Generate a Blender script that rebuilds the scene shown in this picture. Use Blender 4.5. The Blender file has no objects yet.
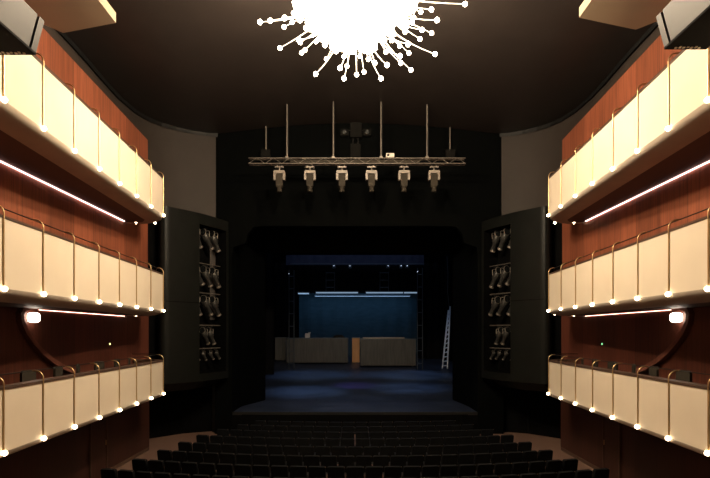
import bpy, math, random
from mathutils import Vector, Matrix
random.seed(7)
C = bpy.context.scene.collection
SC = bpy.context.scene
F = 550.0      # focal length in pixels of the 710 px frame
EYE = 4.65     # camera height over the stalls floor
PI = math.pi

def P(px, py, Z):
    """pixel + distance -> world point"""
    return Vector(((px - 355) / F * Z, Z, EYE + (333 - py) / F * Z))
def H(py, Z): return EYE + (333 - py) / F * Z
def X(px, Z): return (px - 355) / F * Z

# ------------------------------------------------------------------ materials
def mat(name, col, rough=.6, metal=0., emit=None, es=0., spec=.5, coat=0.):
    m = bpy.data.materials.new(name); m.use_nodes = True
    b = m.node_tree.nodes['Principled BSDF']
    b.inputs['Base Color'].default_value = (*col, 1)
    b.inputs['Roughness'].default_value = rough
    b.inputs['Metallic'].default_value = metal
    b.inputs['Specular IOR Level'].default_value = spec
    b.inputs['Coat Weight'].default_value = coat
    if emit:
        b.inputs['Emission Color'].default_value = (*emit, 1)
        b.inputs['Emission Strength'].default_value = es
    return m
def noisy(name, c1, c2, scale=(1, 1, 1), nscale=4., rough=.6, metal=0., detail=6., lo=.3, hi=.7, bump=0., spec=.5, rvar=0., distort=0.):
    m = mat(name, c1, rough, metal, spec=spec)
    nt = m.node_tree; N = nt.nodes; L = nt.links; b = N['Principled BSDF']
    tc = N.new('ShaderNodeTexCoord'); mp = N.new('ShaderNodeMapping')
    mp.inputs['Scale'].default_value = scale
    nz = N.new('ShaderNodeTexNoise'); nz.inputs['Scale'].default_value = nscale; nz.inputs['Detail'].default_value = detail
    nz.inputs['Distortion'].default_value = distort
    cr = N.new('ShaderNodeValToRGB')
    cr.color_ramp.elements[0].position = lo; cr.color_ramp.elements[1].position = hi
    cr.color_ramp.elements[0].color = (*c1, 1); cr.color_ramp.elements[1].color = (*c2, 1)
    L.new(tc.outputs['Object'], mp.inputs['Vector']); L.new(mp.outputs['Vector'], nz.inputs['Vector'])
    L.new(nz.outputs['Fac'], cr.inputs['Fac']); L.new(cr.outputs['Color'], b.inputs['Base Color'])
    if bump:
        bp = N.new('ShaderNodeBump'); bp.inputs['Strength'].default_value = bump; bp.inputs['Distance'].default_value = .02
        L.new(nz.outputs['Fac'], bp.inputs['Height']); L.new(bp.outputs['Normal'], b.inputs['Normal'])
    if rvar:
        mr = N.new('ShaderNodeMapRange'); mr.inputs['To Min'].default_value = rough - rvar; mr.inputs['To Max'].default_value = rough + rvar
        L.new(nz.outputs['Fac'], mr.inputs['Value']); L.new(mr.outputs['Result'], b.inputs['Roughness'])
    return m
def wood_panels(name, c1, c2, seam, pitch=1.24, rough=.42):
    """veneer boards side by side along world Y with vertical grain and thin seams"""
    m = noisy(name, c1, c2, (1, 5., .22), 3.2, rough, detail=8, lo=.32, hi=.68, distort=.3)
    nt = m.node_tree; N = nt.nodes; L = nt.links; b = N['Principled BSDF']
    cr = [n for n in N if n.type == 'VALTORGB'][0]
    tc = [n for n in N if n.type == 'TEX_COORD'][0]
    sx = N.new('ShaderNodeSeparateXYZ'); L.new(tc.outputs['Object'], sx.inputs['Vector'])
    dv = N.new('ShaderNodeMath'); dv.operation = 'DIVIDE'; dv.inputs[1].default_value = pitch; L.new(sx.outputs['Y'], dv.inputs[0])
    fl = N.new('ShaderNodeMath'); fl.operation = 'FLOOR'; L.new(dv.outputs[0], fl.inputs[0])
    fr = N.new('ShaderNodeMath'); fr.operation = 'FRACT'; L.new(dv.outputs[0], fr.inputs[0])
    wn = N.new('ShaderNodeTexWhiteNoise'); wn.noise_dimensions = '1D'; L.new(fl.outputs[0], wn.inputs['W'])
    hs = N.new('ShaderNodeHueSaturation'); L.new(cr.outputs['Color'], hs.inputs['Color'])
    mr = N.new('ShaderNodeMapRange'); mr.inputs['To Min'].default_value = .72; mr.inputs['To Max'].default_value = 1.2
    L.new(wn.outputs['Value'], mr.inputs['Value']); L.new(mr.outputs['Result'], hs.inputs['Value'])
    lt = N.new('ShaderNodeMath'); lt.operation = 'LESS_THAN'; lt.inputs[1].default_value = .012; L.new(fr.outputs[0], lt.inputs[0])
    mx = N.new('ShaderNodeMix'); mx.data_type = 'RGBA'
    L.new(lt.outputs[0], mx.inputs[0]); L.new(hs.outputs['Color'], mx.inputs[6]); mx.inputs[7].default_value = (*seam, 1)
    L.new(mx.outputs[2], b.inputs['Base Color'])
    return m
M = {}
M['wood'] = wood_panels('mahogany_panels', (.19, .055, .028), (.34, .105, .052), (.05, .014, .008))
M['wood_shaded'] = wood_panels('mahogany_shaded', (.085, .026, .016), (.15, .046, .028), (.03, .01, .006))  # darker copy of the mahogany, balcony shade put into its colour
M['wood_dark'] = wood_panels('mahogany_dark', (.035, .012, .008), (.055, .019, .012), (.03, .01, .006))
M['moulding'] = noisy('moulding_wood', (.16, .06, .04), (.24, .09, .06), (1, 1, .3), 6, .35)
M['cream'] = noisy('cream_panel', (.82, .71, .55), (.86, .75, .59), (1, 1, 1), 1.2, .55, detail=2)
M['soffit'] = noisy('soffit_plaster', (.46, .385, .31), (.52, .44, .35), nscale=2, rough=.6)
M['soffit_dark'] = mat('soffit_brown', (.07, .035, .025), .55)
M['cap'] = mat('rail_cap_wood', (.085, .05, .035), .4)
M['brass'] = mat('brushed_brass', (.72, .52, .28), .35, .9)
M['iron'] = mat('black_iron', (.02, .018, .017), .4, .6)
M['bulb'] = mat('lit_bulb_glass', (1, .9, .7), .3, emit=(1, .76, .48), es=15)
M['chbulb'] = mat('chandelier_bulb_glass', (1, .9, .7), .3, emit=(1, .84, .62), es=30)
M['charm'] = mat('chandelier_glass_arm', (1, .93, .8), .2, emit=(1, .86, .66), es=3)  # emission makes the arms glow, they hold no lamps
M['chcore'] = mat('chandelier_core_glow', (1, .95, .85), .2, emit=(1, .79, .53), es=13)
M['led'] = mat('led_strip_light', (1, .8, .7), .4, emit=(1, .62, .56), es=4)
M['led_thin'] = mat('thin_led_strip_light', (1, .7, .6), .4, emit=(1, .52, .40), es=9)
M['lamp'] = mat('opal_lamp_glass', (1, .95, .9), .3, emit=(1, .84, .68), es=7)
M['ceiling'] = noisy('ceiling_black_plaster', (.020, .0155, .0135), (.025, .0195, .017), nscale=1.5, rough=.5, spec=.3)
M['edge'] = mat('ceiling_edge_black', (.006, .006, .006), .5)
M['greywall'] = noisy('grey_brown_wall', (.030, .022, .0175), (.035, .026, .0205), nscale=1.2, rough=.7)
M['black'] = noisy('black_wall', (.0035, .0035, .0036), (.005, .005, .005), nscale=2, rough=.9, spec=.0)
M['pblack'] = noisy('proscenium_black', (.0018, .0022, .0022), (.0026, .003, .0029), nscale=1.3, rough=.8, spec=.02)
M['tower'] = noisy('tower_cladding', (.0068, .0074, .0066), (.009, .0098, .0086), nscale=1.6, rough=.42, spec=.14)
M['pier'] = mat('pier_paint', (.018, .018, .015), .6)
M['carpet'] = noisy('aisle_carpet', (.155, .092, .070), (.20, .12, .092), nscale=30, rough=.95, spec=.1)
M['seatfab'] = noisy('seat_fabric', (.0026, .003, .0038), (.0038, .0044, .0054), nscale=20, rough=.9, spec=.15)
M['seatframe'] = mat('seat_frame_black', (.004, .004, .0045), .6)
M['plate'] = mat('seat_number_plate', (.25, .18, .12), .3, .8)
M['alu'] = mat('aluminium', (.24, .21, .18), .45, .6)
M['yoke'] = mat('light_grey_plastic', (.26, .22, .18), .45)
M['headbody'] = mat('grey_brown_housing', (.040, .034, .026), .7, spec=.1)
M['spot'] = mat('spotlight_black_housing', (.055, .054, .050), .35, .3)
M['lens'] = mat('lens_glass', (.012, .013, .013), .2, .0, spec=.8)
M['greybox'] = mat('grey_box', (.010, .0095, .0085), .8, spec=.05)
M['reflector'] = noisy('reflector_cream', (.40, .33, .235), (.42, .35, .25), nscale=1, rough=.6)
M['spkgrey'] = mat('speaker_grey', (.024, .022, .021), .5)
M['spkblack'] = mat('speaker_grille', (.0025, .0025, .003), .8, spec=.1)
M['white'] = mat('white_plastic', (.75, .68, .58), .4)
M['green'] = mat('green_indicator', (.3, .9, .3), .4, emit=(.3, 1, .4), es=1.6)
M['yellow'] = mat('yellow_indicator', (.9, .8, .3), .4, emit=(1, .85, .3), es=3)
M['drape'] = noisy('black_drape', (.006, .006, .007), (.010, .010, .011), (3, 3, .2), 4, .95, spec=.05)
M['cyc'] = noisy('blue_backcloth', (.04, .075, .09), (.06, .10, .12), (1, 1, 3), 1.2, .85, spec=.1)
M['border'] = noisy('border_cloth', (.05, .055, .09), (.07, .075, .11), (1, 1, 1), 2, .9, spec=.1)
M['units'] = noisy('grey_ply', (.10, .094, .08), (.15, .14, .12), (2.5, 1, .25), 3, .7)
M['ply'] = noisy('orange_ply', (.85, .40, .14), (.95, .48, .2), (2, 1, .3), 3, .6)
M['batten'] = mat('batten_lamp', (.6, .8, 1), .4, emit=(.52, .74, 1.0), es=.36)
M['steel'] = mat('dark_steel', (.10, .12, .14), .4, .7)
M['ladder'] = mat('pale_aluminium', (.62, .68, .76), .4, .4)
M['glint'] = mat('small_blue_lamp', (.7, .8, 1), .4, emit=(.6, .75, 1), es=1.5)
# stage floor: dark boards with seams
def stage_mat():
    m = noisy('stage_boards', (.016, .021, .032), (.040, .050, .074), (.45, .8, 1), 1.6, .42, detail=7, lo=.3, hi=.75, rvar=.08)
    nt = m.node_tree; N = nt.nodes; L = nt.links; b = N['Principled BSDF']
    cr = [n for n in N if n.type == 'VALTORGB'][0]; tc = [n for n in N if n.type == 'TEX_COORD'][0]
    br = N.new('ShaderNodeTexBrick'); br.inputs['Scale'].default_value = 1; br.inputs['Brick Width'].default_value = 4.2
    br.inputs['Row Height'].default_value = 2.1; br.inputs['Mortar Size'].default_value = .02; br.offset = .5
    br.inputs['Color1'].default_value = (1, 1, 1, 1); br.inputs['Color2'].default_value = (.72, .72, .76, 1); br.inputs['Mortar'].default_value = (.35, .35, .35, 1)
    L.new(tc.outputs['Object'], br.inputs['Vector'])
    mx = N.new('ShaderNodeMix'); mx.data_type = 'RGBA'; mx.blend_type = 'MULTIPLY'; mx.inputs[0].default_value = 1
    L.new(cr.outputs['Color'], mx.inputs[6]); L.new(br.outputs['Color'], mx.inputs[7]); L.new(mx.outputs[2], b.inputs['Base Color'])
    return m
M['stage'] = stage_mat(); M['stage'].node_tree.nodes['Principled BSDF'].inputs['Specular IOR Level'].default_value = .3

# ------------------------------------------------------------------ mesh builder (world coordinates)
class MB:
    def __init__(s): s.v = []; s.f = []; s.sm = []
    def add(s, vs, fs, smooth=False):
        o = len(s.v); s.v += [Vector(v) for v in vs]
        s.f += [tuple(i + o for i in f) for f in fs]; s.sm += [smooth] * len(fs); return s
    def box(s, c, d, rot=None):
        hx, hy, hz = d[0] / 2, d[1] / 2, d[2] / 2
        vs = [Vector((x, y, z)) for x in (-hx, hx) for y in (-hy, hy) for z in (-hz, hz)]
        if rot is not None: vs = [rot @ v for v in vs]
        vs = [v + Vector(c) for v in vs]
        return s.add(vs, [(0, 1, 3, 2), (4, 6, 7, 5), (0, 4, 5, 1), (2, 3, 7, 6), (0, 2, 6, 4), (1, 5, 7, 3)])
    def rbox(s, c, d, r=.03, rot=None, n=3, axis='y'):
        """box with rounded corners in the plane across `axis`"""
        a, b_, l = {'y': (d[0], d[2], d[1]), 'x': (d[1], d[2], d[0]), 'z': (d[0], d[1], d[2])}[axis]
        pts = []
        for cx, cy, a0 in ((a/2-r, b_/2-r, 0), (-a/2+r, b_/2-r, 90), (-a/2+r, -b_/2+r, 180), (a/2-r, -b_/2+r, 270)):
            for k in range(n + 1):
                t = math.radians(a0 + 90 * k / n); pts.append((cx + r*math.cos(t), cy + r*math.sin(t)))
        def w(p, q):
            v = {'y': Vector((p[0], q, p[1])), 'x': Vector((q, p[0], p[1])), 'z': Vector((p[0], p[1], q))}[axis]
            if rot is not None: v = rot @ v
            return v + Vector(c)
        m = len(pts)
        vs = [w(p, -l/2) for p in pts] + [w(p, l/2) for p in pts]
        return s.add(vs, [(i, (i+1) % m, m+(i+1) % m, m+i) for i in range(m)] + [tuple(range(m))[::-1], tuple(range(m, 2*m))])
    def tube(s, pts, r, n=8, caps=True):
        pts = [Vector(p) for p in pts]; rs = r if isinstance(r, (list, tuple)) else [r] * len(pts)
        rings = []; up = None
        for i, p in enumerate(pts):
            t = (pts[min(i+1, len(pts)-1)] - pts[max(i-1, 0)]).normalized()
            if up is None: up = Vector((0, 0, 1)) if abs(t.z) < .9 else Vector((1, 0, 0))
            a = t.cross(up).normalized(); b = a.cross(t).normalized(); up = b
            rings.append([p + (a*math.cos(2*PI*k/n) + b*math.sin(2*PI*k/n)) * rs[i] for k in range(n)])
        vs = [v for rg in rings for v in rg]; fs = []
        for i in range(len(pts)-1):
            for k in range(n): fs.append((i*n+k, i*n+(k+1) % n, (i+1)*n+(k+1) % n, (i+1)*n+k))
        s.add(vs, fs, True)
        if caps: s.add(rings[0], [tuple(range(n))[::-1]]); s.add(rings[-1], [tuple(range(n))])
        return s
    def ball(s, c, r, nu=10, nv=6, sq=(1, 1, 1), power=1.):
        vs = []; fs = []
        def se(x): return math.copysign(abs(x)**power, x)
        for j in range(nv+1):
            t = PI*j/nv
            for i in range(nu):
                p = 2*PI*i/nu
                vs.append(Vector((se(math.sin(t)*math.cos(p))*r*sq[0], se(math.sin(t)*math.sin(p))*r*sq[1], se(math.cos(t))*r*sq[2])) + Vector(c))
        for j in range(nv):
            for i in range(nu): fs.append((j*nu+i, (j+1)*nu+i, (j+1)*nu+(i+1) % nu, j*nu+(i+1) % nu))
        return s.add(vs, fs, True)
    def wall(s, pts, z0, z1, smooth=False):
        """vertical sheet following plan points; z0/z1 number or list"""
        n = len(pts); a = z0 if isinstance(z0, (list, tuple)) else [z0]*n; b = z1 if isinstance(z1, (list, tuple)) else [z1]*n
        vs = [(p[0], p[1], a[i]) for i, p in enumerate(pts)] + [(p[0], p[1], b[i]) for i, p in enumerate(pts)]
        return s.add(vs, [(i, i+1, n+i+1, n+i) for i in range(n-1)], smooth)
    def poly(s, pts, th=None):
        pts = [Vector(p) for p in pts]; n = len(pts)
        if th is None: return s.add(pts, [tuple(range(n))])
        th = Vector(th)
        return s.add(pts + [p+th for p in pts], [tuple(range(n))[::-1], tuple(range(n, 2*n))] + [(i, (i+1) % n, n+(i+1) % n, n+i) for i in range(n)])
    def build(s, name, m, parent=None, origin=None, bevel=0, **tags):
        me = bpy.data.meshes.new(name)
        o = bpy.data.objects.new(name, me); C.objects.link(o)
        if parent is not None:
            o.parent = parent; base = wloc(parent)
            if origin is not None: o.location = Vector(origin) - base; base = Vector(origin)
        else:
            base = Vector(origin) if origin is not None else Vector((0, 0, 0)); o.location = base
        me.from_pydata([v - base for v in s.v], [], s.f)
        me.polygons.foreach_set('use_smooth', s.sm); me.validate(); me.update()
        me.materials.append(m)
        import bmesh
        bm = bmesh.new(); bm.from_mesh(me); bmesh.ops.recalc_face_normals(bm, faces=bm.faces); bm.to_mesh(me); bm.free()
        if bevel:
            bv = o.modifiers.new('bevel', 'BEVEL'); bv.width = bevel; bv.segments = 2; bv.limit_method = 'ANGLE'
        for k, v in tags.items(): o[k] = v
        return o
def wloc(o):
    v = Vector((0, 0, 0))
    while o is not None: v += o.location; o = o.parent
    return v
def thing(name, loc, label, cat, group=None):
    o = bpy.data.objects.new(name, None); C.objects.link(o); o.location = Vector(loc); o.empty_display_size = .2
    o['label'] = label; o['category'] = cat
    if group: o['group'] = group
    return o
def tag(o, label, cat, group=None):
    o['label'] = label; o['category'] = cat
    if group: o['group'] = group
    return o
def struct(name, mb, m, label, parent=None, bevel=0):
    o = mb.build(name, m, parent, bevel=bevel)
    if parent is None: o['kind'] = 'structure'; o['label'] = label; o['category'] = name.split('_')[0]
    return o
def copy_tree(o, parent=None):
    c = o.copy(); C.objects.link(c)
    if parent is not None: c.parent = parent
    for ch in list(o.children): copy_tree(ch, c)
    return c
SIDE = {-1: 'left', 1: 'right'}

# ------------------------------------------------------------------ room shell
WX = 8.25            # side walls
WEND = 21.9          # where the wood panelling stops
CH = H(134, 25.3)    # ceiling height at its stage end
BACK = -5.0
struct('floor', MB().box((0, 11, -.1), (22, 32, .2)), M['carpet'], 'brown carpeted stalls floor around the dark seats')
HALF = [(9.0, BACK), (9.0, 4), (8.95, 12), (8.92, 16.1), (8.98, 18), (9.1, 19.9), (9.14, 21.2), (9.06, 22.5), (8.86, 23.3), (8.5, 24.0), (8.0, 24.5), (7.4, 24.93), (6.9, 25.17), (6.4, 25.3)]
EXT = {8: .03, 9: .10, 10: .18, 11: .25, 12: .30, 13: .34}   # the right corner is a little wider
HALVES = {-1: HALF, 1: [(x+EXT.get(i, 0), y) for i, (x, y) in enumerate(HALF)]}
def ceil_z(x, y):
    return CH + .5*max(0, 1-(x/6.4)**2)**1.2
def ceiling():
    mb = MB(); rows = []
    ys = [p[1] for p in HALF]
    for i, (hx, y) in enumerate(HALF):
        hr = HALVES[1][i][0]
        rows.append([((hx if t < 0 else hr)*t, y, ceil_z(hx*t, y)) for t in [k/14 for k in range(-14, 15)]])
    vs = [v for r in rows for v in r]; n = 29
    mb.add(vs, [(i*n+k, i*n+k+1, (i+1)*n+k+1, (i+1)*n+k) for i in range(len(rows)-1) for k in range(n-1)], True)
    return mb
struct('ceiling', ceiling(), M['ceiling'], 'black gently domed auditorium ceiling')
for s in (-1, 1):
    pts = [(s*x, y) for x, y in HALVES[s]]
    struct('wall_upper_'+SIDE[s], MB().wall(pts, EYE+.6, CH, True), M['greywall'], 'grey-brown curved wall above the %s lighting tower' % SIDE[s])
    # black shadow-gap edge of the ceiling
    e = MB(); ip = [(s*(x-.10), y-.06*(y > 23)) for x, y in HALVES[s]]
    e.wall(ip, CH-.16, CH+.02)
    vs = [(p[0], p[1], CH-.16) for p in ip] + [(p[0], p[1], CH-.10) for p in pts]; n = len(ip)
    e.add(vs, [(i, i+1, n+i+1, n+i) for i in range(n-1)])
    struct('trim_1' if s < 0 else 'trim_2', e, M['edge'], 'black rim of the ceiling on the %s side' % SIDE[s])
    # wood wall: thick slab, sloping top
    zt0, zt1 = EYE+8.55, EYE+7.68
    w = MB(); x0, x1 = s*WX, s*(WX+.16)
    prof = [(BACK, 0), (WEND, 0), (WEND, zt1), (14.6, EYE+8.07), (8, zt0), (BACK, zt0+.2)]
    w.poly([(x0, y, z) for y, z in prof], (x1-x0, 0, 0))
    struct('wall_'+SIDE[s], w, M['wood'], 'mahogany veneered %s side wall behind the three balconies' % SIDE[s])
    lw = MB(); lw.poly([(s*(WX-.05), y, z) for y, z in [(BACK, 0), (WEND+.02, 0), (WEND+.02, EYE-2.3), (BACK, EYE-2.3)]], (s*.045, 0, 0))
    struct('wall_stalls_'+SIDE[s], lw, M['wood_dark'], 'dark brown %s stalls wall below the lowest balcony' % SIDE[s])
    mw = MB(); mw.poly([(s*(WX-.03), y, z) for y, z in [(BACK, EYE-2.3), (WEND+.01, EYE-2.3), (WEND+.01, EYE+.7), (BACK, EYE+.7)]], (s*.025, 0, 0))  # sheet over the wood wall that carries the painted shade
    struct('wall_lower_'+SIDE[s], mw, M['wood_shaded'], 'mahogany %s wall between the lower and middle balconies, balcony shade put into its colour' % SIDE[s])
    # doors in the stalls wall
    yd = X(104, 1)*-1; yd = WX/yd
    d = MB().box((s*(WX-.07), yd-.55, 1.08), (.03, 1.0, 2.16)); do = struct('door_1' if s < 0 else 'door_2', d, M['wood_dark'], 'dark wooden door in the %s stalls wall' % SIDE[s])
    fr = MB(); fr.box((s*(WX-.08), yd, 1.1), (.05, .05, 2.2)); fr.box((s*(WX-.08), yd-1.1, 1.1), (.05, .05, 2.2)); fr.box((s*(WX-.08), yd-.55, 2.21), (.05, 1.15, .05))
    fr.build('door_frame', M['cap'], do)
    MB().tube([(s*(WX-.12), yd-.12, 1.0), (s*(WX-.12), yd-.12, 1.16)], .015).build('door_handle', M['brass'], do)
    # return behind the wall end
    r = MB().wall([(s*(WX+.08), WEND-.01), (s*8.6, 22.4), (s*9.3, 23.9), (s*8.0, 25.4), (s*6.64, 26.1)], 0, EYE+1.0)
    r.wall([(s*(WX+.08), WEND-.01), (s*7.9, 23.4), (s*7.3, 24.6)], EYE-2.4, EYE+5.2)
    struct('wall_passage_'+SIDE[s], r, M['black'], 'black passage wall beneath the %s lighting tower' % SIDE[s])
    r = MB().wall([(s*6.72, 25.9), (s*5.75, 26.0)], 0, EYE-1.0)
    struct('wall_pier_'+SIDE[s], r, M['pier'], 'dark grey pier under the %s lighting tower' % SIDE[s])
    d = MB().box((s*6.33, 25.88, EYE-3.2), (.36, .06, 1.5)); struct('door_3' if s < 0 else 'door_4', d, M['black'], 'small black hatch in the pier under the %s lighting tower' % SIDE[s])
struct('wall_back', MB().box((0, BACK-.1, 7), (19, .2, 14.4)), M['greywall'], 'grey wall at the rear of the auditorium')

# proscenium: outer frame (Z 25.3) with recessed header, splays, inner frame (Z 30)
PZ = 25.35
pw = MB()
zo = H(226, PZ); zc = H(243, PZ); xo = -X(248, PZ); xs = -X(232, PZ)
top = CH + .7
outer = [(-6.45, 0), (-6.45, top), (6.85, top), (6.85, 0), (xs, 0), (xs, zc-.6), (xs-.05, zc-.2), (xo+.12, zc), (xo, zo-.35), (xo-.25, zo-.05), (xo-.6, zo), (-xo+.6, zo), (-xo+.25, zo-.05), (-xo, zo-.35), (-xo-.12, zc), (-xs+.05, zc-.2), (-xs, zc-.6), (-xs, 0)]
pw.poly([(x, PZ, z) for x, z in outer], (0, .3, 0))
struct('wall_stage', pw, M['pblack'], 'black proscenium wall above and beside the stage opening')
IX0, IX1 = X(265, 30), X(453, 30); IZ = H(253, 30)
SZ = 1.0
for s, ix in ((-1, IX0), (1, IX1)):
    a = MB().wall([(s*(xs+.02), PZ+.3), (s*(xs+.02), 27.2), (ix, 29.8)], SZ if False else 0, H(226, PZ)+1.2)
    struct('wall_splay_'+SIDE[s], a, M['pblack'], 'black splayed wall on the %s of the stage opening' % SIDE[s])
    a = MB().box((ix + s*3.2, 30, 6), (6.4, .3, 12)); struct('wall_jamb_'+SIDE[s], a, M['black'], 'black %s edge of the inner stage opening' % SIDE[s])
a = MB().box(((IX0+IX1)/2, 30, IZ+3), (IX1-IX0, .3, 6)); struct('wall_header', a, M['black'], 'black header above the stage opening')
a = MB().poly([(-xs, PZ+.3, zo+.6), (xs, PZ+.3, zo+.6), (xs, 30, IZ+1.2), (-xs, 30, IZ+1.2)], (0, 0, .1)); struct('ceiling_recess', a, M['black'], 'black soffit above the front of the stage')
# stage floor, raked behind the opening
def sz(Z): return SZ + (.05*(Z-30) if Z > 30 else 0)
sf = MB(); sx = 5.64
vs = [(-sx, 25.4, SZ), (sx, 25.4, SZ), (-sx, 27.2, SZ), (sx, 27.2, SZ), (-5.2, 29.9, SZ), (5.4, 29.9, SZ)]
sf.add(vs, [(0, 1, 3, 2), (2, 3, 5, 4)])
sf.add([(-13, 29.9, SZ), (13, 29.9, SZ), (-13, 57, sz(57)), (13, 57, sz(57))], [(0, 1, 3, 2)])
struct('floor_stage', sf, M['stage'], 'dark blue lit stage floor of large boards')
struct('trim_3', MB().box((0, 25.36, SZ-.06), (sx*2, .1, .14)), M['edge'], 'black nosing along the stage edge')
struct('wall_apron', MB().wall([(-sx-.1, 25.36), (-4, 25.2), (4, 25.2), (sx+.1, 25.36)], 0, SZ-.1), M['black'], 'black front of the stage apron')
b = MB(); b.wall([(-13, 30.2), (-13, 57), (13, 57), (13, 30.2)], 1.0, 15); b.poly([(-13, 30, 15), (13, 30, 15), (13, 57, 15), (-13, 57, 15)])
struct('wall_stagehouse', b, M['drape'], 'black walls of the stage house behind the opening')

# ------------------------------------------------------------------ balconies
FSIDE = -1
def fx(Z): return 5.785 + (.0527 if FSIDE < 0 else .0563)*Z
PZS = [19.5 - 1.38*k for k in range(12)]
def endpts(): return [(fx(19.5), 19.5), (fx(19.5)+.22, 20.0), (fx(19.5)+.6, 20.35), (7.75, 20.5), (8.2, 20.5)]
def balcony(s, zt, zb, which, led_from):
    global FSIDE
    FSIDE = s; ENDPTS = endpts()
    zt += EYE; zb += EYE
    base = Vector((s*fx(12), 12, zb))
    root = thing('balcony', base, '%s %s balcony with cream parapet panels and bulbs along its lower edge' % (which, SIDE[s]), 'balcony', 'tiered side balconies')
    n0 = PZS[-1]
    # deck and soffit
    line = [(fx(n0), n0)] + [(fx(19.5), 19.5)] + ENDPTS[1:]
    deck = MB(); inner = [(WX-.01, n0), (WX-.01, 20.5)]
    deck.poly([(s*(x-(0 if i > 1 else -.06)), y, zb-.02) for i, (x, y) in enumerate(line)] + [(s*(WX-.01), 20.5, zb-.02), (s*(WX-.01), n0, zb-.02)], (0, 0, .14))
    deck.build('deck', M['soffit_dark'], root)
    cove = MB(); prof = [(.0, .0), (.02, -.07), (.10, -.12), (.24, -.16), (.42, -.185), (.62, -.19)]
    path = [(fx(n0), n0), (fx(19.5), 19.5)] + ENDPTS[1:]
    def inn(i, d):
        x, y = path[i]
        nx = [(1, 0), (.96, -.2), (.85, -.55), (.45, -.85), (.12, -1), (0, -1)][i]
        return (min(x+nx[0]*d, WX-.02), y+nx[1]*d)
    vs = []
    for i in range(len(path)):
        for d, z in prof:
            q = inn(i, d); vs.append((s*q[0], q[1], zb+z))
    m = len(prof)
    cove.add(vs, [(i*m+k, i*m+k+1, (i+1)*m+k+1, (i+1)*m+k) for i in range(len(path)-1) for k in range(m-1)], True)
    cove.build('cove', M['soffit'], root)
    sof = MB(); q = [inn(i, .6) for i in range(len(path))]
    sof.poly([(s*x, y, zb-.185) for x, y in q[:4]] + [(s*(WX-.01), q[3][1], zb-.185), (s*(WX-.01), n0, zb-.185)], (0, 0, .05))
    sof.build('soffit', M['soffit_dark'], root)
    # parapet panels, one per bay
    for k in range(11):
        ya, yb = PZS[k+1]+.012, PZS[k]-.012
        p = MB(); p.poly([(s*fx(ya), ya, zb), (s*fx(yb), yb, zb), (s*fx(yb), yb, zt), (s*fx(ya), ya, zt)], (s*.05, 0, 0))
        p.build('panel', M['cream'], root)
    e = MB(); e.wall([(s*x, y) for x, y in ENDPTS], zb, zt); e.wall([(s*(x+.03), y-.05) for x, y in ENDPTS], zb, zt)
    e.build('end_panel', M['cream'], root)
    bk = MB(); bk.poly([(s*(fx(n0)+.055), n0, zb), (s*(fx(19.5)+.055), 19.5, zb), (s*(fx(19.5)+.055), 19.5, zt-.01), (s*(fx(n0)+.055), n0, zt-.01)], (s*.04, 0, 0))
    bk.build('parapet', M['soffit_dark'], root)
    cap = MB(); cl = [(fx(n0), n0), (fx(19.5), 19.5)] + ENDPTS[1:]
    ci = [inn(i, .24) for i in range(len(cl))]
    for i in range(len(cl)-1):
        a, b2, c, d = cl[i], cl[i+1], ci[i+1], ci[i]
        cap.poly([(s*(a[0]-.015), a[1], zt), (s*(b2[0]-.015), b2[1], zt), (s*c[0], c[1], zt), (s*d[0], d[1], zt)], (0, 0, .05))
    cap.build('rail_cap', M['cap'], root)
    # posts: brass tubes in front of the joints, hooked back over the cap
    rail = []
    for k, Z in enumerate(PZS):
        x = fx(Z)-.02; R = .17
        pts = [(s*x, Z, zb-.04), (s*x, Z, zt-.3), (s*x, Z, zt+.08)] + [(s*(x+R*(1-math.cos(t))), Z, zt+.08+R*math.sin(t)) for t in [PI/2*j/6 for j in range(1, 7)]] + [(s*(x+R+.07), Z, zt+.08+R)]
        po = MB().tube(pts, .0145, 8).build('post', M['brass'], root)
        rg = MB(); rg.tube([(s*x, Z, zb-.02), (s*(x-.03), Z, zb-.02)], .026, 10); rg.build('socket', M['brass'], po)
        MB().ball((s*(x-.015), Z, zb-.01), .05, 12, 8).build('bulb', M['bulb'], po)
        rail.append((s*(x+R+.05), Z, zt+.08+R))
    for (x, y) in ((7.42, 20.42), (8.0, 20.1)):
        MB().ball((s*x, y, zb-.15 if x > 7.9 else zb-.09), .046, 12, 8).build('bulb', M['bulb'], root)
    rail = [(s*(7.3), 20.2, rail[0][2])] + rail
    rail = [(s*8.2, 20.25, rail[0][2])] + rail
    MB().tube(rail, .012, 6).build('handrail', M['iron'], root)
    if led_from is not None:
        MB().box((s*(WX-.03), (led_from+19.6)/2, zb-.20), (.04, 19.6-led_from, .022 if led_from < 10 else .009)).build('light_strip', M['led' if led_from < 10 else 'led_thin'], root)
    # side struts of dividing wall: dark chairs stand on deck elsewhere
    return root
BAL = {}
for s in (-1, 1):
    BAL[s, 2] = balcony(s, 5.46, 4.18, 'upper', 5.0)
    BAL[s, 1] = balcony(s, 2.06, .80, 'middle', 14.3)
    BAL[s, 0] = balcony(s, -1.02, -2.14, 'lower', None)

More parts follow.
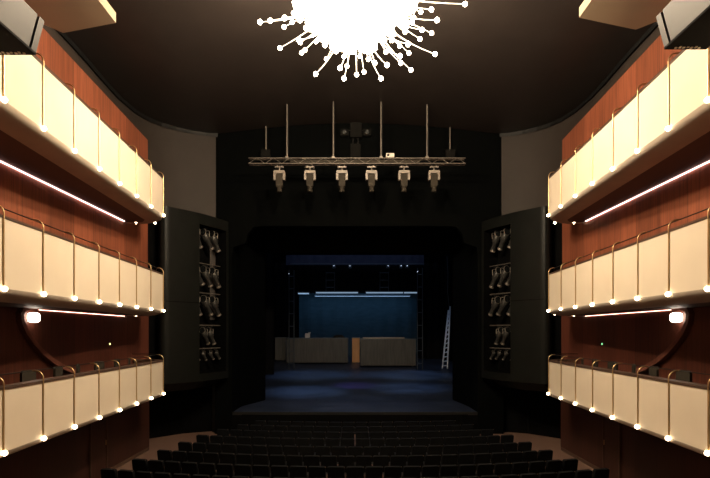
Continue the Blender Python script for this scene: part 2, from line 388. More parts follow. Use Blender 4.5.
# curved mouldings, wall lamps, indicator lights on the side walls
for s in (-1, 1):
    pix = [(34, 307), (25, 307), (18, 309), (15.5, 314), (16.5, 322), (21, 332), (28, 342), (37, 352), (48, 361), (60, 368), (76, 374)]
    Zs = [14.2, 13.8, 13.5, 13.35, 13.35, 13.5, 13.8, 14.2, 14.8, 15.4, 16.3]
    cen = []
    for (px, py), Z in zip(pix, Zs):
        Z = WX*F/(355-px); cen.append(Vector((0, Z, H(py, Z))))
    mb = MB(); vs = []; n = len(cen)
    for i, c in enumerate(cen):
        t = (cen[min(i+1, n-1)]-cen[max(i-1, 0)]).normalized(); nn = Vector((0, -t.z, t.y))
        for d, xx in ((-.065, .036), (-.065, .17), (.065, .17), (.065, .036)):
            vs.append(Vector((s*(WX-xx), 0, 0)) + Vector((0, c.y, c.z)) + nn*d)
    mb.add(vs, [(i*4+k, i*4+(k+1) % 4, (i+1)*4+(k+1) % 4, (i+1)*4+k) for i in range(n-1) for k in range(4)])
    o = mb.build('curved_moulding', M['moulding'], origin=(s*WX, 14, EYE)); tag(o, 'curved dark wood moulding sweeping down the %s wall round the wall lamp' % SIDE[s], 'moulding', 'curved wall mouldings')
    Z = 8.12*F/322; lp = Vector((s*8.10, Z, H(317.5, Z)))
    t = thing('wall_lamp', (s*WX, Z, lp.z), 'glowing rounded opal lamp on the %s wall above the lower balcony' % SIDE[s], 'wall lamp', 'wall lamps')
    MB().ball(lp, .148, 20, 14, (.75, 1.15, .85), .62).build('lamp_shade', M['lamp'], t)
    MB().rbox((s*(WX-.02), Z, lp.z), (.04, .2, .16), .03, axis='x').build('back_plate', M['brass'], t)
    px = 109 if s < 0 else 107
    Z = WX*F/(355-px)
    o = MB().ball((s*(WX-.02), Z, H(344, Z)), .035, 10, 6).build('indicator_light', M['yellow' if s < 0 else 'green'], origin=(s*WX, Z, H(344, Z)))
    tag(o, 'tiny %s indicator light on the %s wall above the lower balcony' % ('yellow' if s < 0 else 'green', SIDE[s]), 'indicator light')
    # skirting of the stalls wall
    struct('baseboard_'+SIDE[s], MB().box((s*(WX-.065), 8.4, .06), (.03, 26.8, .12)), M['cap'], 'dark skirting along the %s stalls wall' % SIDE[s])

# chairs on the lower balconies
def balcony_chair(s):
    t = thing('balcony_chair', (0, 0, 0), 'x', 'chair')
    MB().rbox((0, 0, .45), (.44, .42, .08), .03, axis='z').build('seat', M['seatfab'], t)
    MB().rbox((0, -.20, .88), (.44, .06, .56), .08).build('backrest', M['headbody'], t)
    for x in (-.19, .19):
        for y in (-.18, .18): MB().tube([(x, y, 0), (x, y, .42)], .014, 6).build('leg', M['iron'], t)
    return t
bc0 = balcony_chair(1); used = False
ORD = ['first', 'second', 'third', 'fourth', 'fifth', 'sixth', 'seventh', 'eighth', 'ninth', 'tenth', 'eleventh', 'twelfth']
for s in (-1, 1):
    FSIDE = s
    for k in range(8):
        c = bc0 if not used else copy_tree(bc0); used = True
        Z = 19.2 - 1.32*k + (.15 if k % 3 == 1 else 0)
        c.location = (s*(fx(Z)+.86), Z, EYE-2.14+.126); c.rotation_euler = (0, 0, s*(PI/2-.35+.25*((k*7) % 3)) )
        c['label'] = 'dark chair behind the %s lower balcony parapet, %s from the stage end' % (SIDE[s], ORD[k]); c['group'] = 'chairs on the lower %s balcony' % SIDE[s]

# ------------------------------------------------------------------ cream reflector panels and speaker boxes (top corners)
for s in (-1, 1):
    xi = 5.78 if s < 0 else 5.42
    zz = EYE+7.5; pts = [(xi, 8.5), (xi, 13.3), (7.3, 13.75), (8.2, 12.5), (8.2, 8.5)] if s < 0 else [(5.33, 8.5), (5.33, 13.08), (6.94, 13.6), (8.2, 12.2), (8.2, 8.5)]
    t = thing('ceiling_reflector', (s*7, 11, zz), 'cream acoustic reflector slab hung in the top %s corner' % SIDE[s], 'reflector', 'acoustic reflectors')
    MB().poly([(s*x, y, zz) for x, y in pts], (0, 0, .24)).build('slab', M['reflector'], t)
    for y in (9.5, 12.4):
        MB().tube([(s*6.6, y, zz+.24), (s*6.6, y, ceil_z(6.6, y))], .015, 6).build('hanger', M['iron'], t)
    # speaker box on the upper balcony
    t = thing('speaker_box', (s*6.0, 8, EYE+4.66), 'grey box with black underside on the near end of the upper %s balcony' % SIDE[s], 'speaker', 'speaker boxes')
    zl = EYE+(4.66 if s < 0 else 4.90); xa = 5.30; xb = 6.02; y0, y1 = 5.2, (9.14 if s < 0 else 9.43)
    b = MB(); hh = .52; lean = -.14
    b.poly([(s*(xa), y0, zl), (s*xa, y1-.2, zl), (s*(xa+lean), y1-.2, zl+hh), (s*(xa+lean), y0, zl+hh)], (s*.05, 0, 0))
    b.build('side_panel', M['spkgrey'], t)
    b = MB().poly([(s*xa, y1-.14, zl), (s*xa, y1, zl), (s*(xa+lean), y1, zl+hh), (s*(xa+lean), y1-.14, zl+hh)], (s*.5, 0, 0))
    b.build('end_panel', M['spkgrey'], t)
    b = MB().box((s*(xa+xb)/2, (y0+y1)/2, zl-.02), (xb-xa, y1-y0, .04)); b.build('grille', M['spkblack'], t)
    b = MB().box((s*(xa+xb+.1)/2, (y0+y1)/2-.1, zl+hh/2), (xb-xa-.12, y1-y0-.25, hh-.02)); b.build('cabinet', M['spkblack'], t)
    b = MB(); b.poly([(s*(xa-.05), y0, zl+.27), (s*(xa-.05), y1-.22, zl+.27), (s*(xa-.06), y1-.22, zl+.295), (s*(xa-.06), y0, zl+.295)], (s*.02, 0, 0)); b.build('groove', M['spkblack'], t)
    for k in range(7):
        b = MB().box((s*(xa+.16+k*.066), y1-.07-.02*(k % 2), zl-.045), (.035, .05 if k % 3 else .03, .012)); b.build('vent', M['cream'], t)

# ------------------------------------------------------------------ chandelier
CY = 12.0; CZc = EYE+7.6
ch = thing('chandelier', (0, CY, ceil_z(0, CY)), 'huge blazing starburst chandelier of glass arms and bulbs under the ceiling', 'chandelier')
cc = Vector((0, CY, CZc))
MB().tube([(0, CY, ceil_z(0, CY)), (0, CY, CZc+.3)], .09, 12).build('stem', M['brass'], ch)
gb = MB().ball(cc, 1.24, 56, 30, (1.0, 1.0, .93))  # added glowing body in place of the dense inner bulbs
for i, v in enumerate(gb.v):
    k = random.choice((.72, .86, 1.0, 1.16)); gb.v[i] = cc + (v-cc)*k
gb.sm = [False]*len(gb.sm)
gb.build('glow_body', M['chcore'], ch)
spots = [(260, 22), (280, 48), (284.6, 18), (284, 27), (299, 40), (305, 50), (315.6, 74), (326.5, 59), (340, 68), (347, 66), (344, 78.5), (364, 72), (381, 78.5), (375, 63), (387, 65), (411, 70), (400, 56), (409, 53), (435, 54), (420, 39), (437, 20), (421, 12), (465, 4), (316, 41.5), (336, 51), (360, 56),
         (300, 20), (312, 30), (325, 45), (348, 52), (372, 50), (386, 52), (392, 40), (405, 32), (408, 44), (298, 8), (412, 22), (330, 34), (345, 40), (362, 43), (378, 38)]
bulbs = []
R0 = 2.45
for i, (px, py) in enumerate(spots):
    Z = CY
    for it in range(6):
        x = X(px, Z); z = H(py, Z)-CZc
        q = R0**2 - x*x - z*z
        dy = (math.sqrt(q) if q > 0 else 0) * (.75 if i % 2 else -.75)
        Z = CY + max(-1.9, min(1.9, dy))
    bulbs.append(Vector((X(px, Z), Z, H(py, Z))))
ga = PI*(3-math.sqrt(5))
for i in range(55):
    z = .35 - 1.25*(i+.5)/55; z = max(-.95, z); r = math.sqrt(1-z*z); a = ga*i
    rr = [1.45, 1.75, 2.05][i % 3]
    bulbs.append(cc + Vector((math.cos(a)*r*1.05, math.sin(a)*r*1.05, z*.82))*rr)
for p in bulbs:
    d = (p-cc); st = cc + Vector((d.x*.25, d.y*.25, d.z*.45)); mid = cc + Vector((d.x*.55, d.y*.55, d.z*.82))
    pts = [st*(1-t)**2 + mid*2*t*(1-t) + p*t*t for t in [k/6 for k in range(7)]]
    arm = MB().tube(pts, [.020-.013*k/6 for k in range(7)], 6).build('arm', M['charm'], ch)
    MB().ball(p, .050, 10, 7).build('bulb', M['chbulb'], arm)
# ceiling ring round the chandelier
rg = MB(); n = 64; vs = []
for i in range(n):
    a = 2*PI*i/n
    for r, z in ((3.0, -.0), (3.0, -.10), (3.14, -.10), (3.14, 0)):
        x, y = math.cos(a)*r, CY+math.sin(a)*r
        vs.append((x, y, ceil_z(x, y)+z))
rg.add(vs, [(i*4+k, i*4+(k+1) % 4, ((i+1) % n)*4+(k+1) % 4, ((i+1) % n)*4+k) for i in range(n) for k in range(4)])
struct('trim_4', rg, mat('rosette_dark_red', (.035, .012, .010), .6), 'dark ring on the ceiling round the chandelier')

# ------------------------------------------------------------------ truss with moving heads
TY = 22.9; tz = H(161.6, TY)
xa, xb = X(249, TY), X(465, TY)
t = thing('lighting_truss', (0, TY, tz), 'long horizontal aluminium lighting truss hung before the proscenium wall', 'truss')
tt = .12; ch4 = [(dy, dz) for dy in (-tt, tt) for dz in (-tt+.01, tt-.01)]
for dy, dz in ch4: MB().tube([(xa, TY+dy, tz+dz), (xb, TY+dy, tz+dz)], .019, 8).build('chord', M['alu'], t)
lac = MB(); nx = 26
for i in range(nx):
    x0 = xa+(xb-xa)*i/nx; x1 = xa+(xb-xa)*(i+1)/nx; u = 1 if i % 2 else -1
    lac.tube([(x0, TY-tt, tz+u*tt), (x1, TY-tt, tz-u*tt)], .011, 5)
    for dz in (-tt, tt): lac.tube([(x0, TY-tt*u, tz+dz), (x1, TY+tt*u, tz+dz)], .007, 5)
lac.build('lacing', M['alu'], t)
cb = MB(); cb.box((0, TY, tz-.01), ((xb-xa)*.6, .12, .10)); cb.build('cable_tray', M['headbody'], t)
for i, px in enumerate((287, 333.3, 381, 427)):
    x = X(px, TY); r = MB(); r.tube([(x, TY, tz+tt), (x, TY, ceil_z(x, TY)-.01)], .03, 8)
    sp = r.build('suspension_rod', M['alu'], t)
    MB().box((x, TY, tz+tt+.04), (.12, .16, .1)).build('clamp', M['alu'], sp)
    MB().tube([(x+.05, TY, ceil_z(x, TY)-.1), (x+.06, TY, tz+1.0), (x+.04, TY, tz+.3)], .012, 5).build('cable', M['iron'], sp)
def moving_head():
    m = thing('moving_head_spotlight', (0, 0, 0), 'x', 'spotlight')
    MB().box((0, 0, -.10), (.36, .16, .04)).tube([(-.1, 0, -.11), (-.1, 0, 0)], .02).tube([(.1, 0, -.11), (.1, 0, 0)], .02).tube([(0, 0, -.26), (0, 0, -.10)], .03).build('clamp', M['alu'], m)
    MB().rbox((0, 0, -.31), (.46, .26, .12), .05).rbox((-.195, 0, -.49), (.09, .2, .30), .03).rbox((.195, 0, -.49), (.09, .2, .30), .03).build('yoke', M['yoke'], m)
    hb = MB().rbox((0, 0, -.65), (.27, .24, .52), .05)
    hb = hb.build('head', M['headbody'], m)
    MB().tube([(0, 0, -.90), (0, 0, -.97), (0, 0, -1.12)], [.12, .09, .11], 14).build('lens_barrel', M['headbody'], m)
    return m
mh = moving_head()
for i, px in enumerate((279.5, 310, 342, 371.5, 404, 434)):
    c = mh if i == 0 else copy_tree(mh)
    c.location = (X(px, TY), TY, tz-tt-.022); c.rotation_euler = (0, 0, 0)
    c['label'] = 'moving head spotlight in a pale yoke, %s from the left on the truss' % ORD[i]; c['group'] = 'moving heads under the truss'
t2 = thing('projector', (X(390, TY), TY, tz+tt), 'small white projector on top of the lighting truss', 'projector')
MB().rbox((X(390, TY), TY, tz+tt+.11), (.34, .26, .17), .03).build('housing', M['white'], t2)
MB().tube([(X(388, TY), TY-.13, tz+tt+.11), (X(388, TY), TY-.18, tz+tt+.11)], .05, 12).build('lens', M['lens'], t2)
# hoist boxes at both ends
for s, px in ((-1, 266), (1, 450)):
    Y = 25.05; x = X(px, Y)
    t = thing('hanging_hoist', (x, Y, H(160, Y)), 'dark motor box on a thin rod behind the %s end of the truss' % SIDE[s], 'hoist', 'truss hoists')
    MB().rbox((x, Y, H(156, Y)), (.42, .3, .52), .03).build('motor', M['greybox'], t)
    MB().tube([(x, Y, H(150.5, Y)), (x, Y, ceil_z(x, Y)-.01)], .035, 8).build('rod', M['alu'], t)
# grey fixture block on the proscenium wall
Y = PZ-.2
t = thing('mounted_speaker_cluster', (0, PZ, H(157, Y)), 'dark grey two-box cluster with side lamps high on the proscenium wall', 'speaker cluster')
MB().rbox((X(356, Y), Y, H(131, Y)), (X(361, Y)-X(350, Y)+.02, .38, .66), .02).build('upper_box', M['greybox'], t)
MB().rbox((X(355.5, Y), Y, H(151.5, Y)), (.46, .38, .6), .02).build('lower_box', M['greybox'], t)
MB().tube([(X(353, Y), Y, H(138, Y)), (X(353, Y), Y, H(146, Y))], .03).tube([(X(358, Y), Y, H(138, Y)), (X(358, Y), Y, H(146, Y))], .03).build('bracket', M['iron'], t)
for px in (344.5, 367):
    f = MB().rbox((X(px, Y), Y, H(133, Y)), (.38, .24, .30), .06).build('side_lamp', M['greybox'], t)
    sg = -1 if px < 355 else 1
    MB().tube([(X(px, Y), Y-.12, H(133, Y)), (X(px, Y), Y-.16, H(133, Y))], .09, 12).build('lens', M['lens'], f)
    MB().tube([(X(px, Y), Y, H(129, Y)), (X(px, Y)-sg*.3, Y, H(131, Y))], .02).build('arm', M['iron'], f)
# ------------------------------------------------------------------ lighting towers
TA, TB = Vector((7.56, 22.0)), Vector((5.79, 25.15))
def tw(u, s, off=0.):
    """point on the bowed tower front, u 0..1, off = depth behind it"""
    p = TA.lerp(TB, u); n = Vector((-(TB-TA).y, (TB-TA).x)).normalized()   # towards hall centre/audience
    if n.x > 0: n = -n
    bow = .22*math.sin(PI*min(1, max(0, u)))
    p = p + n*(bow-off)
    return (s*p.x, p.y)
def spotlight():
    m = thing('stage_spotlight', (0, 0, 0), 'x', 'spotlight')
    MB().tube([(0, 0, .0), (0, 0, .10)], .02, 6).box((0, 0, .10), (.08, .08, .06)).build('clamp', M['iron'], m)
    MB().tube([(-.13, 0, -.22), (-.13, 0, -.02), (-.10, 0, 0), (.10, 0, 0), (.13, 0, -.02), (.13, 0, -.22)], .014, 6).build('yoke', M['alu'], m)
    b = MB(); a = Vector((0, -.14, -.10)); d = Vector((0, .42, -.62)).normalized()
    b.tube([a, a+d*.05, a+d*.28, a+d*.34, a+d*.62], [.07, .125, .125, .085, .085], 14).build('body', M['spot'], m)
    MB().tube([a+d*.60, a+d*.63, a+d*.67], [.085, .10, .10], 14).build('front_ring', M['alu'], m)
    MB().tube([a+d*.665, a+d*.675], [.085, .085], 14).build('lens', M['lens'], m)
    ring = MB(); rc = a+Vector((0, -.05, .04)); nn = Vector((0, -1, .15)).normalized(); uu = Vector((1, 0, 0)); vv = nn.cross(uu)
    ring.tube([rc + (uu*math.cos(2*PI*k/20)+vv*math.sin(2*PI*k/20))*.135 for k in range(21)], .012, 6, False); ring.build('rear_ring', M['alu'], m)
    MB().tube([rc-nn*.01, rc+nn*.02], .125, 18).build('rear_cap', M['lens'], m)
    return m
sp0 = spotlight(); sp_used = False
for s in (-1, 1):
    zt, zb = EYE+5.08, EYE-2.05; nt_, nb = EYE+4.62, EYE-1.72; ua, ub = .445, .95
    t = thing('lighting_tower', (s*6.6, 23.6, zb), 'tall curved charcoal lighting tower with a niche of spotlights, %s of the stage' % SIDE[s], 'lighting tower', 'lighting towers')
    b = MB()
    us = [k/8*ua for k in range(9)]
    b.wall([(s*8.0, 22.35), (s*7.8, 22.02), (s*7.66, 21.97)] + [tw(u, s) for u in us], zb, zt, True)
    b.build('side_cladding', M['tower'], t)
    b = MB(); us = [ua+(ub-ua)*k/6 for k in range(7)]
    b.wall([tw(u, s) for u in us], nt_, zt); b.wall([tw(u, s) for u in us], zb, nb)
    b.wall([tw(ub, s), tw(1, s)], zb, zt); b.wall([tw(1, s), tw(1, s, .5)], zb, zt)
    b.build('niche_surround', M['tower'], t)
    b = MB(); D = .85
    b.wall([tw(ua, s), tw(ua, s, D), tw(ub, s, D), tw(ub, s)], nb, nt_)
    b.add([(*tw(ua, s), nb), (*tw(ua, s, D), nb), (*tw(ub, s, D), nb), (*tw(ub, s), nb)], [(0, 1, 2, 3)])
    b.add([(*tw(ua, s), nt_), (*tw(ua, s, D), nt_), (*tw(ub, s, D), nt_), (*tw(ub, s), nt_)], [(0, 1, 2, 3)])
    b.build('niche', M['black'], t)
    b = MB(); allu = [k/10 for k in range(11)]; q = [tw(u, s) for u in allu]; q2 = [tw(u, s, .95) for u in allu]
    z = zt; b.add([(x, y, z) for x, y in q]+[(x, y, z) for x, y in q2], [(i, i+1, 12+i, 11+i) for i in range(10)])
    b.build('top_cap', M['tower'], t); b = MB()
    # rounded boat-shaped underside
    lo = [zb-.35*math.sin(PI*min(1, .25+u*.8))**.7 for u in allu]
    b.add([(*p, zb) for p in q]+[(*tw(u, s, .35), lo[i]) for i, u in enumerate(allu)]+[(*p, zb-.4) for p in q2], [(i, i+1, 12+i, 11+i) for i in range(10)]+[(11+i, 12+i, 23+i, 22+i) for i in range(10)])
    b.build('underside', M['tower'], t)
    sm = MB(); zj = H(302 if s < 0 else 300, 22.6)
    sm.wall([(x, y) for x, y in [tw(u, s, -.004) for u in [k/8*ua for k in range(9)]]], zj-.015, zj+.015); sm.build('seam', M['black'], t)
    rows = [(231, 3), (268, 3), (297, 3), (329, 2), (352, 4)]
    names = ['top', 'second', 'third', 'fourth', 'bottom']
    for r, (py, n) in enumerate(rows):
        zr = H(py, 24.3)
        a, c = tw(ua+.005, s, .36), tw(ub-.005, s, .36)
        MB().tube([(*a, zr+.16), (*c, zr+.16)], .024, 8).build('rail', M['alu'], t)
        for k in range(n):
            u = ua+(ub-ua)*((k+(.32 if n == 3 else .4))/n if n != 2 else (.38, .62)[k])
            o = sp0 if not sp_used else copy_tree(sp0); sp_used = True
            p = tw(u, s, .36)
            sc = 1.18 if n == 3 else (1.0 if n == 2 else .60)
            o.location = (*p, zr+.13-.13*sc); o.scale = (sc, sc, sc)
            o.rotation_euler = (random.uniform(-.1, .1), 0, s*(.42+random.uniform(-.12, .12)) if n != 4 else s*.7)
            o['label'] = '%s spotlight on the %s shelf of the %s lighting tower' % (('%s from the audience side' % ORD[k]) if n > 1 else '', names[r], SIDE[s])
            o['label'] = 'spotlight %s on the %s rail of the %s lighting tower' % ('nearest the audience' if k == 0 else ('nearest the stage' if k == n-1 else ('in the middle' if n == 3 else ORD[k]+' from the audience')), names[r], SIDE[s])
            o['group'] = 'spotlights on the %s tower' % SIDE[s]

# ------------------------------------------------------------------ stalls seats
def theatre_seat():
    t = thing('theatre_seat', (0, 0, 0), 'x', 'seat')
    MB().rbox((0, .06, .66), (.475, .10, .50), .045, rot=Matrix.Rotation(math.radians(-9), 3, 'X').inverted()).build('backrest', M['seatfab'], t)
    MB().rbox((0, .30, .44), (.44, .42, .11), .04, axis='z').build('seat', M['seatfab'], t)
    for x in (-.228, .228):
        MB().rbox((x, .24, .61), (.04, .36, .04), .012, axis='y').box((x, .18, .30), (.03, .30, .60)).build('armrest', M['seatframe'], t)
    MB().box((0, .22, .012), (.44, .3, .02)).tube([(0, .24, .02), (0, .24, .39)], .03, 8).build('pedestal', M['seatframe'], t)
    MB().box((.235, -.02, .905), (.022, .012, .022)).build('number_plate', M['plate'], t)
    return t
# (centre row end Y, |X| of the last seat)
ROWS = [(15.2, 7.05), (16.35, 6.65), (17.6, 6.35), (18.9, 6.1), (20.2, 5.85), (21.4, 5.4), (22.5, 4.85), (23.5, 4.3)]
st0 = theatre_seat(); first = True
RN = {7: 'first', 6: 'second', 5: 'third', 4: 'fourth', 3: 'fifth', 2: 'sixth', 1: 'seventh', 0: 'eighth'}
for r, (ye, xe) in enumerate(ROWS):
    n = int(2*xe/.528); k2 = .022
    for i in range(n):
        x = -xe + .26 + (2*xe-.52)*i/(n-1)
        y = ye - k2*(xe*xe - x*x)
        c = st0 if first else copy_tree(st0); first = False
        c.location = (x, y, 0.0); c.rotation_euler = (0, 0, math.atan(2*k2*x))
        if i == 0: lab = 'dark tip-up seat at the left end of the %s row from the stage' % RN[r]
        elif i == n-1: lab = 'dark tip-up seat at the right end of the %s row from the stage' % RN[r]
        elif i == 1: lab = 'dark tip-up seat second from the left end of the %s stalls row from the stage' % RN[r]
        elif i == n-2: lab = 'dark tip-up seat second from the right end of the %s stalls row from the stage' % RN[r]
        else: lab = 'dark tip-up seat well inside the %s stalls row from the stage' % RN[r]
        c['label'] = lab; c['group'] = 'seats in the %s row from the stage' % RN[r]

# ------------------------------------------------------------------ on stage
def fy(py):   # distance at which the raked floor shows at this pixel row
    return (EYE-SZ+1.5)/((py-333)/F+.05)
def unit(name, x0, x1, ytop, ybot, depth, m, label, cat, casters=True):
    Z = fy(ybot); xa, xb = X(x0, Z), X(x1, Z); z0 = sz(Z); zt = H(ytop, Z); g = .12 if casters else .0
    t = thing(name, ((xa+xb)/2, Z+depth/2, z0), label, cat)
    MB().box(((xa+xb)/2, Z+depth/2, (z0+g+zt)/2), (xb-xa, depth, zt-z0-g)).build('carcass', m, t, bevel=.02)
    MB().box(((xa+xb)/2, Z+depth/2, zt+.02), (xb-xa+.06, depth+.06, .05)).build('top_edge', M['steel'], t)
    if casters:
        for x in (xa+.3, xb-.3):
            for y in (Z+.2, Z+depth-.2):
                zz = sz(y); MB().tube([(x-.04, y, zz+.065), (x+.04, y, zz+.065)], .065, 10).build('caster', M['steel'], t)
    return (xa, xb, Z, zt)
cat = 'scenery unit'
uL = unit('scenery_wagon', 286.5, 348, 338.5, 364, 1.8, M['units'], 'wide grey-brown scenery wagon on the left of the stage', cat)
uS = unit('scenery_wagon', 275, 286, 338, 361.5, 2.0, M['units'], 'narrow dark scenery wagon at the far left of the stage', cat)
uO = unit('plywood_box', 352, 359.6, 338, 362.5, 2.0, M['ply'], 'narrow orange plywood box between the two wide wagons', 'box', False)
uR = unit('scenery_wagon', 360.5, 416, 339.5, 367, 1.8, M['units'], 'wide grey-brown scenery wagon on the right of the stage', cat)
xa_, xb_, Z, zt = uR
for k in range(5):
    o = MB().rbox(((X(385, Z))+(-.1+.06*k), Z+.35+.24*k, zt+.12+(.12 if k in (1, 2, 3) else 0)*0), (3.5-.25*k, .2, .14), .02, axis='x').build('timber_plank', M['alu'], origin=(X(385, Z), Z+.35+.24*k, zt+.05))
    tag(o, 'pale plank lying on the right wagon, %s from the front' % ORD[k], 'plank', 'planks on the right wagon')
xa_, xb_, Z, zt = uL
t = thing('folded_chair', (X(307, Z), Z+.6, zt+.05), 'small pale folded item standing on the left wagon', 'prop')
MB().rbox((X(307, Z), Z+.6, zt+.26), (.42, .3, .40), .05).build('case', M['white'], t); MB().rbox((X(309, Z), Z+.6, zt+.50), (.2, .2, .08), .03).build('handle', M['white'], t)
t = thing('cable_coil', (X(338.5, Z), Z+.6, zt+.05), 'grey coil of cable lying on the left wagon', 'cable')
cm = MB()
for k in range(4):
    cm.tube([(X(338.5, Z)+math.cos(a)*(.5-.06*k), Z+.6+math.sin(a)*.35, zt+.10+.06*k) for a in [2*PI*j/16 for j in range(17)]], .04, 6)
cm.build('loops', M['headbody'], t)

# backcloth, drapes, borders, battens
BZ = 55.0
o = MB(); n = 40; xs_ = [X(299, BZ)+(X(417, BZ)-X(299, BZ))*i/n for i in range(n+1)]
o.wall([(x, BZ+.05*math.sin(i*1.3)) for i, x in enumerate(xs_)], sz(BZ)+.02, H(293, BZ)); o = o.build('backcloth', M['cyc'], origin=(0, BZ, sz(BZ))); tag(o, 'dim blue backcloth at the rear of the stage', 'backcloth')
def drape(name, x0, x1, Z, ztop, zbot, label, m='drape', amp=.08, catg='curtain', grp=None):
    d = MB(); n = max(8, int(abs(x1-x0)/.12)); pts = [(x0+(x1-x0)*i/n, Z+amp*math.sin(i*1.1)) for i in range(n+1)]
    d.wall(pts, zbot, ztop); d = d.build(name, M[m], origin=((x0+x1)/2, Z, zbot)); d.data.polygons.foreach_set('use_smooth', [True]*len(d.data.polygons)); tag(d, label, catg, grp)
    return d
for s, i in ((-1, 297), (1, 418)):
    drape('stage_leg_curtain', X(i, 53), s*12.5, 53, H(250, 53), sz(53), 'rear black curtain leg on the %s of the stage' % SIDE[s], grp='curtain legs')
    j = 277 if s < 0 else 440
    drape('stage_leg_curtain', X(j-3, 41) if s < 0 else X(j+4, 50), s*12.5, 41 if s < 0 else 50.5, H(250, 41)+1, sz(41 if s < 0 else 50.5)+.01, 'nearer black curtain leg on the %s of the stage' % SIDE[s], grp='curtain legs')
# the blue side strip of the backcloth
drape('stage_border_curtain', X(286, 45), X(424, 45), 45, H(255, 45), H(265, 45), 'faint blue border curtain across the top of the stage', 'border', .02)
drape('stage_border_curtain', X(275, 46), X(440, 46), 46, H(264, 46)+.1, H(272, 46), 'black border curtain below the faint blue border', 'drape')
drape('stage_border_curtain', X(280, 54), X(440, 54), 54, H(255, 54), H(292.5, 54), 'black rear border curtain above the lamp battens', 'drape')
k = 0
for x0, x1, py in ((316, 358, 292.7), (366, 403, 292.7), (404, 417, 292.7), (298, 309, 293.5), (315, 410, 296.3)):
    Z = 53.4 if k < 4 else 54.4; m = MB()
    t = thing('light_batten', (X((x0+x1)/2, Z), Z, H(py, Z)), ['long lit batten left of centre above the backcloth', 'long lit batten right of centre above the backcloth', 'short lit batten at the right end above the backcloth', 'short lit batten at the left end above the backcloth', 'dim lower batten running across the backcloth top'][k], 'light batten', 'battens over the backcloth')
    MB().box((X((x0+x1)/2, Z), Z+.08, H(py, Z)+.1), (X(x1, Z)-X(x0, Z)+.1, .2, .12)).build('housing', M['steel'], t)
    MB().box((X((x0+x1)/2, Z), Z, H(py, Z)), (X(x1, Z)-X(x0, Z), .08, .12 if k < 4 else .05)).build('lamp_strip', M['batten'], t)
    k += 1
# hanging lighting ladders (faint) and side stands
def pipe_ladder(x0, x1, y0, y1, Z, label, grp, stand=False, rungs=4):
    xa, xb = X(x0, Z), X(x1, Z); za, zb = H(y1, Z), H(y0, Z)
    if stand: za = sz(Z)
    t = thing('lighting_ladder', ((xa+xb)/2, Z, za), label, 'lighting ladder', grp)
    for x in (xa, xb): MB().tube([(x, Z, za), (x, Z, zb)], .035, 6).build('upright', M['steel'], t)
    for k in range(rungs):
        z = za+(zb-za)*(k+.5)/rungs; MB().tube([(xa, Z, z), (xb, Z, z)], .03, 6).build('rung', M['steel'], t)
    MB().ball((xa, Z-.08, zb-.3), .03, 8, 6).build('lamp', M['glint'], t)
    return t
pipe_ladder(326, 334.5, 262, 291, 46.5, 'hanging pipe ladder left of centre above the backcloth', 'hanging pipe ladders')
pipe_ladder(380, 388.5, 262, 291, 46.5, 'hanging pipe ladder right of centre above the backcloth', 'hanging pipe ladders')
pipe_ladder(289, 294, 270, 360, 44, 'pipe lighting stand at the left side of the stage', 'side pipe stands', True, 8)
pipe_ladder(417.5, 422.5, 268, 360, 44, 'pipe lighting stand at the right side of the stage', 'side pipe stands', True, 8)
# crossbar pipe with small lanterns under the blue border
t = thing('lantern_bar', (0, 44.6, H(266, 44.6)), 'dark pipe with small lanterns under the blue border', 'lantern bar')
MB().tube([(X(290, 44.6), 44.6, H(264, 44.6)), (X(424, 44.6), 44.6, H(264, 44.6))], .035, 6).build('pipe', M['steel'], t)
for px in (334, 350, 388, 401, 407):
    l = MB().rbox((X(px, 44.6), 44.6, H(266, 44.6)-.02), (.3, .3, .3), .08).build('lantern', M['steel'], t)
    MB().ball((X(px, 44.6), 44.42, H(266, 44.6)), .032, 8, 6).build('lens', M['glint'], l)
# bracket arm on the right
# leaning ladder on stage right
Z = 45.0
t = thing('leaning_ladder', (X(444.5, Z), Z, sz(Z)), 'tall pale aluminium ladder leaning at the right side of the stage', 'ladder')
A0, A1 = Vector((X(442.3, Z), Z, sz(Z))), Vector((X(447.3, Z), Z, sz(Z)))
B0, B1 = Vector((X(449.5, Z), Z+.5, H(310, Z))), Vector((X(451.3, Z), Z+.5, H(306, Z)))
for a, b_ in ((A0, B0), (A1, B1)): MB().tube([a, b_], .07, 6).build('rail', M['ladder'], t)
for k in range(13):
    u = (k+.6)/13.5; MB().tube([A0.lerp(B0, u), A1.lerp(B1, u)], .05, 6).build('rung', M['ladder'], t)
t = thing('hanging_cable', (X(447.5, 46), 46, H(300, 46)), 'thin pale cable hanging above the leaning ladder', 'cable')
MB().tube([P(447, 256, 46), P(448, 275, 46), P(447.6, 292, 46), P(449, 306, 46)], .03, 5).build('strand', M['steel'], t)

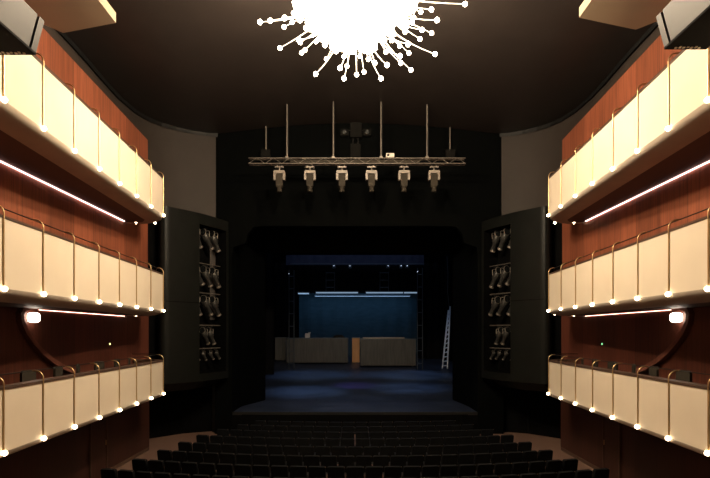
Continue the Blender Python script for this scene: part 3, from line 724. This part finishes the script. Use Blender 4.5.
# ------------------------------------------------------------------ lights
def light(name, kind, loc, power, col, size=.5, target=None, spot=None, blend=.5, sx=None, sy=None):
    d = bpy.data.lights.new(name, kind); d.energy = power; d.color = col
    if kind == 'AREA':
        d.shape = 'RECTANGLE'; d.size = sx or size; d.size_y = sy or size
    else: d.shadow_soft_size = size
    if kind == 'SPOT': d.spot_size = math.radians(spot); d.spot_blend = blend
    o = bpy.data.objects.new(name, d); C.objects.link(o); o.location = loc
    if target is not None: o.rotation_euler = (Vector(target)-Vector(loc)).to_track_quat('-Z', 'Y').to_euler()
    return o
for ax, ay in ((1.0, 2.3), (-1.0, 2.3)):  # added points beside the chandelier to brighten the ceiling and panels
    light('chandelier_fill', 'POINT', (ax, CY+ay, CZc-.4), 1550, (1, .80, .57), .2)
# stage work lights in blue
for x, y, tx, ty, pw_, sp in ((-2.8, 33, -3.0, 33, 2300, 44), (3.0, 33, 3.4, 34.5, 2000, 44), (-3.5, 42, -3.6, 41, 1400, 55), (4.0, 42, 4.2, 41, 1500, 55), (0, 38, .3, 41, 900, 40), (7, 44, 7.2, 46, 200, 40)):
    light('stage_spot', 'SPOT', (x, y, 9), pw_, (.38, .60, 1.0), .6, (tx, ty, 1), sp, 1)
light('stage_spot', 'SPOT', (0, 32, 7), 1500, (.42, .25, 1.0), .3, (0, 35.5, 1), 30, 1)
light('apron_wash', 'SPOT', (0, 28.6, 8.8), 420, (.42, .55, 1.0), .5, (0, 27.2, 1), 95, 1)  # added spot out of view, turns the stage front bluish
light('cyc_wash', 'AREA', (0, 52.9, H(295, 53)), 55, (.30, .58, 1.0), target=(0, 56.5, 1), sx=11, sy=.3)
light('stage_fill', 'AREA', (0, 43, 13), 130, (.45, .62, 1.0), target=(0, 43, 0), sx=12, sy=10)
light('stage_front', 'SPOT', (0, 31, 7), 200, (.9, .85, .75), .3, (0, 46, 3), 50, 1)

w = bpy.data.worlds.new('world'); w.use_nodes = True; SC.world = w
w.node_tree.nodes['Background'].inputs[0].default_value = (.5, .45, .4, 1); w.node_tree.nodes['Background'].inputs[1].default_value = .003

# ------------------------------------------------------------------ camera
cd = bpy.data.cameras.new('camera'); cam = bpy.data.objects.new('camera', cd); C.objects.link(cam)
cam.location = (0, 0, EYE); cam.rotation_euler = (PI/2, 0, 0)
cd.sensor_width = 36; cd.lens = 36*F/710; cd.shift_y = 94/710; cd.clip_end = 200
SC.camera = cam
SC.view_settings.view_transform = 'Standard'; SC.view_settings.look = 'None'; SC.view_settings.exposure = 0
SC.cycles.max_bounces = 6; SC.cycles.diffuse_bounces = 3; SC.cycles.use_denoising = True
SC.cycles.sample_clamp_indirect = 4
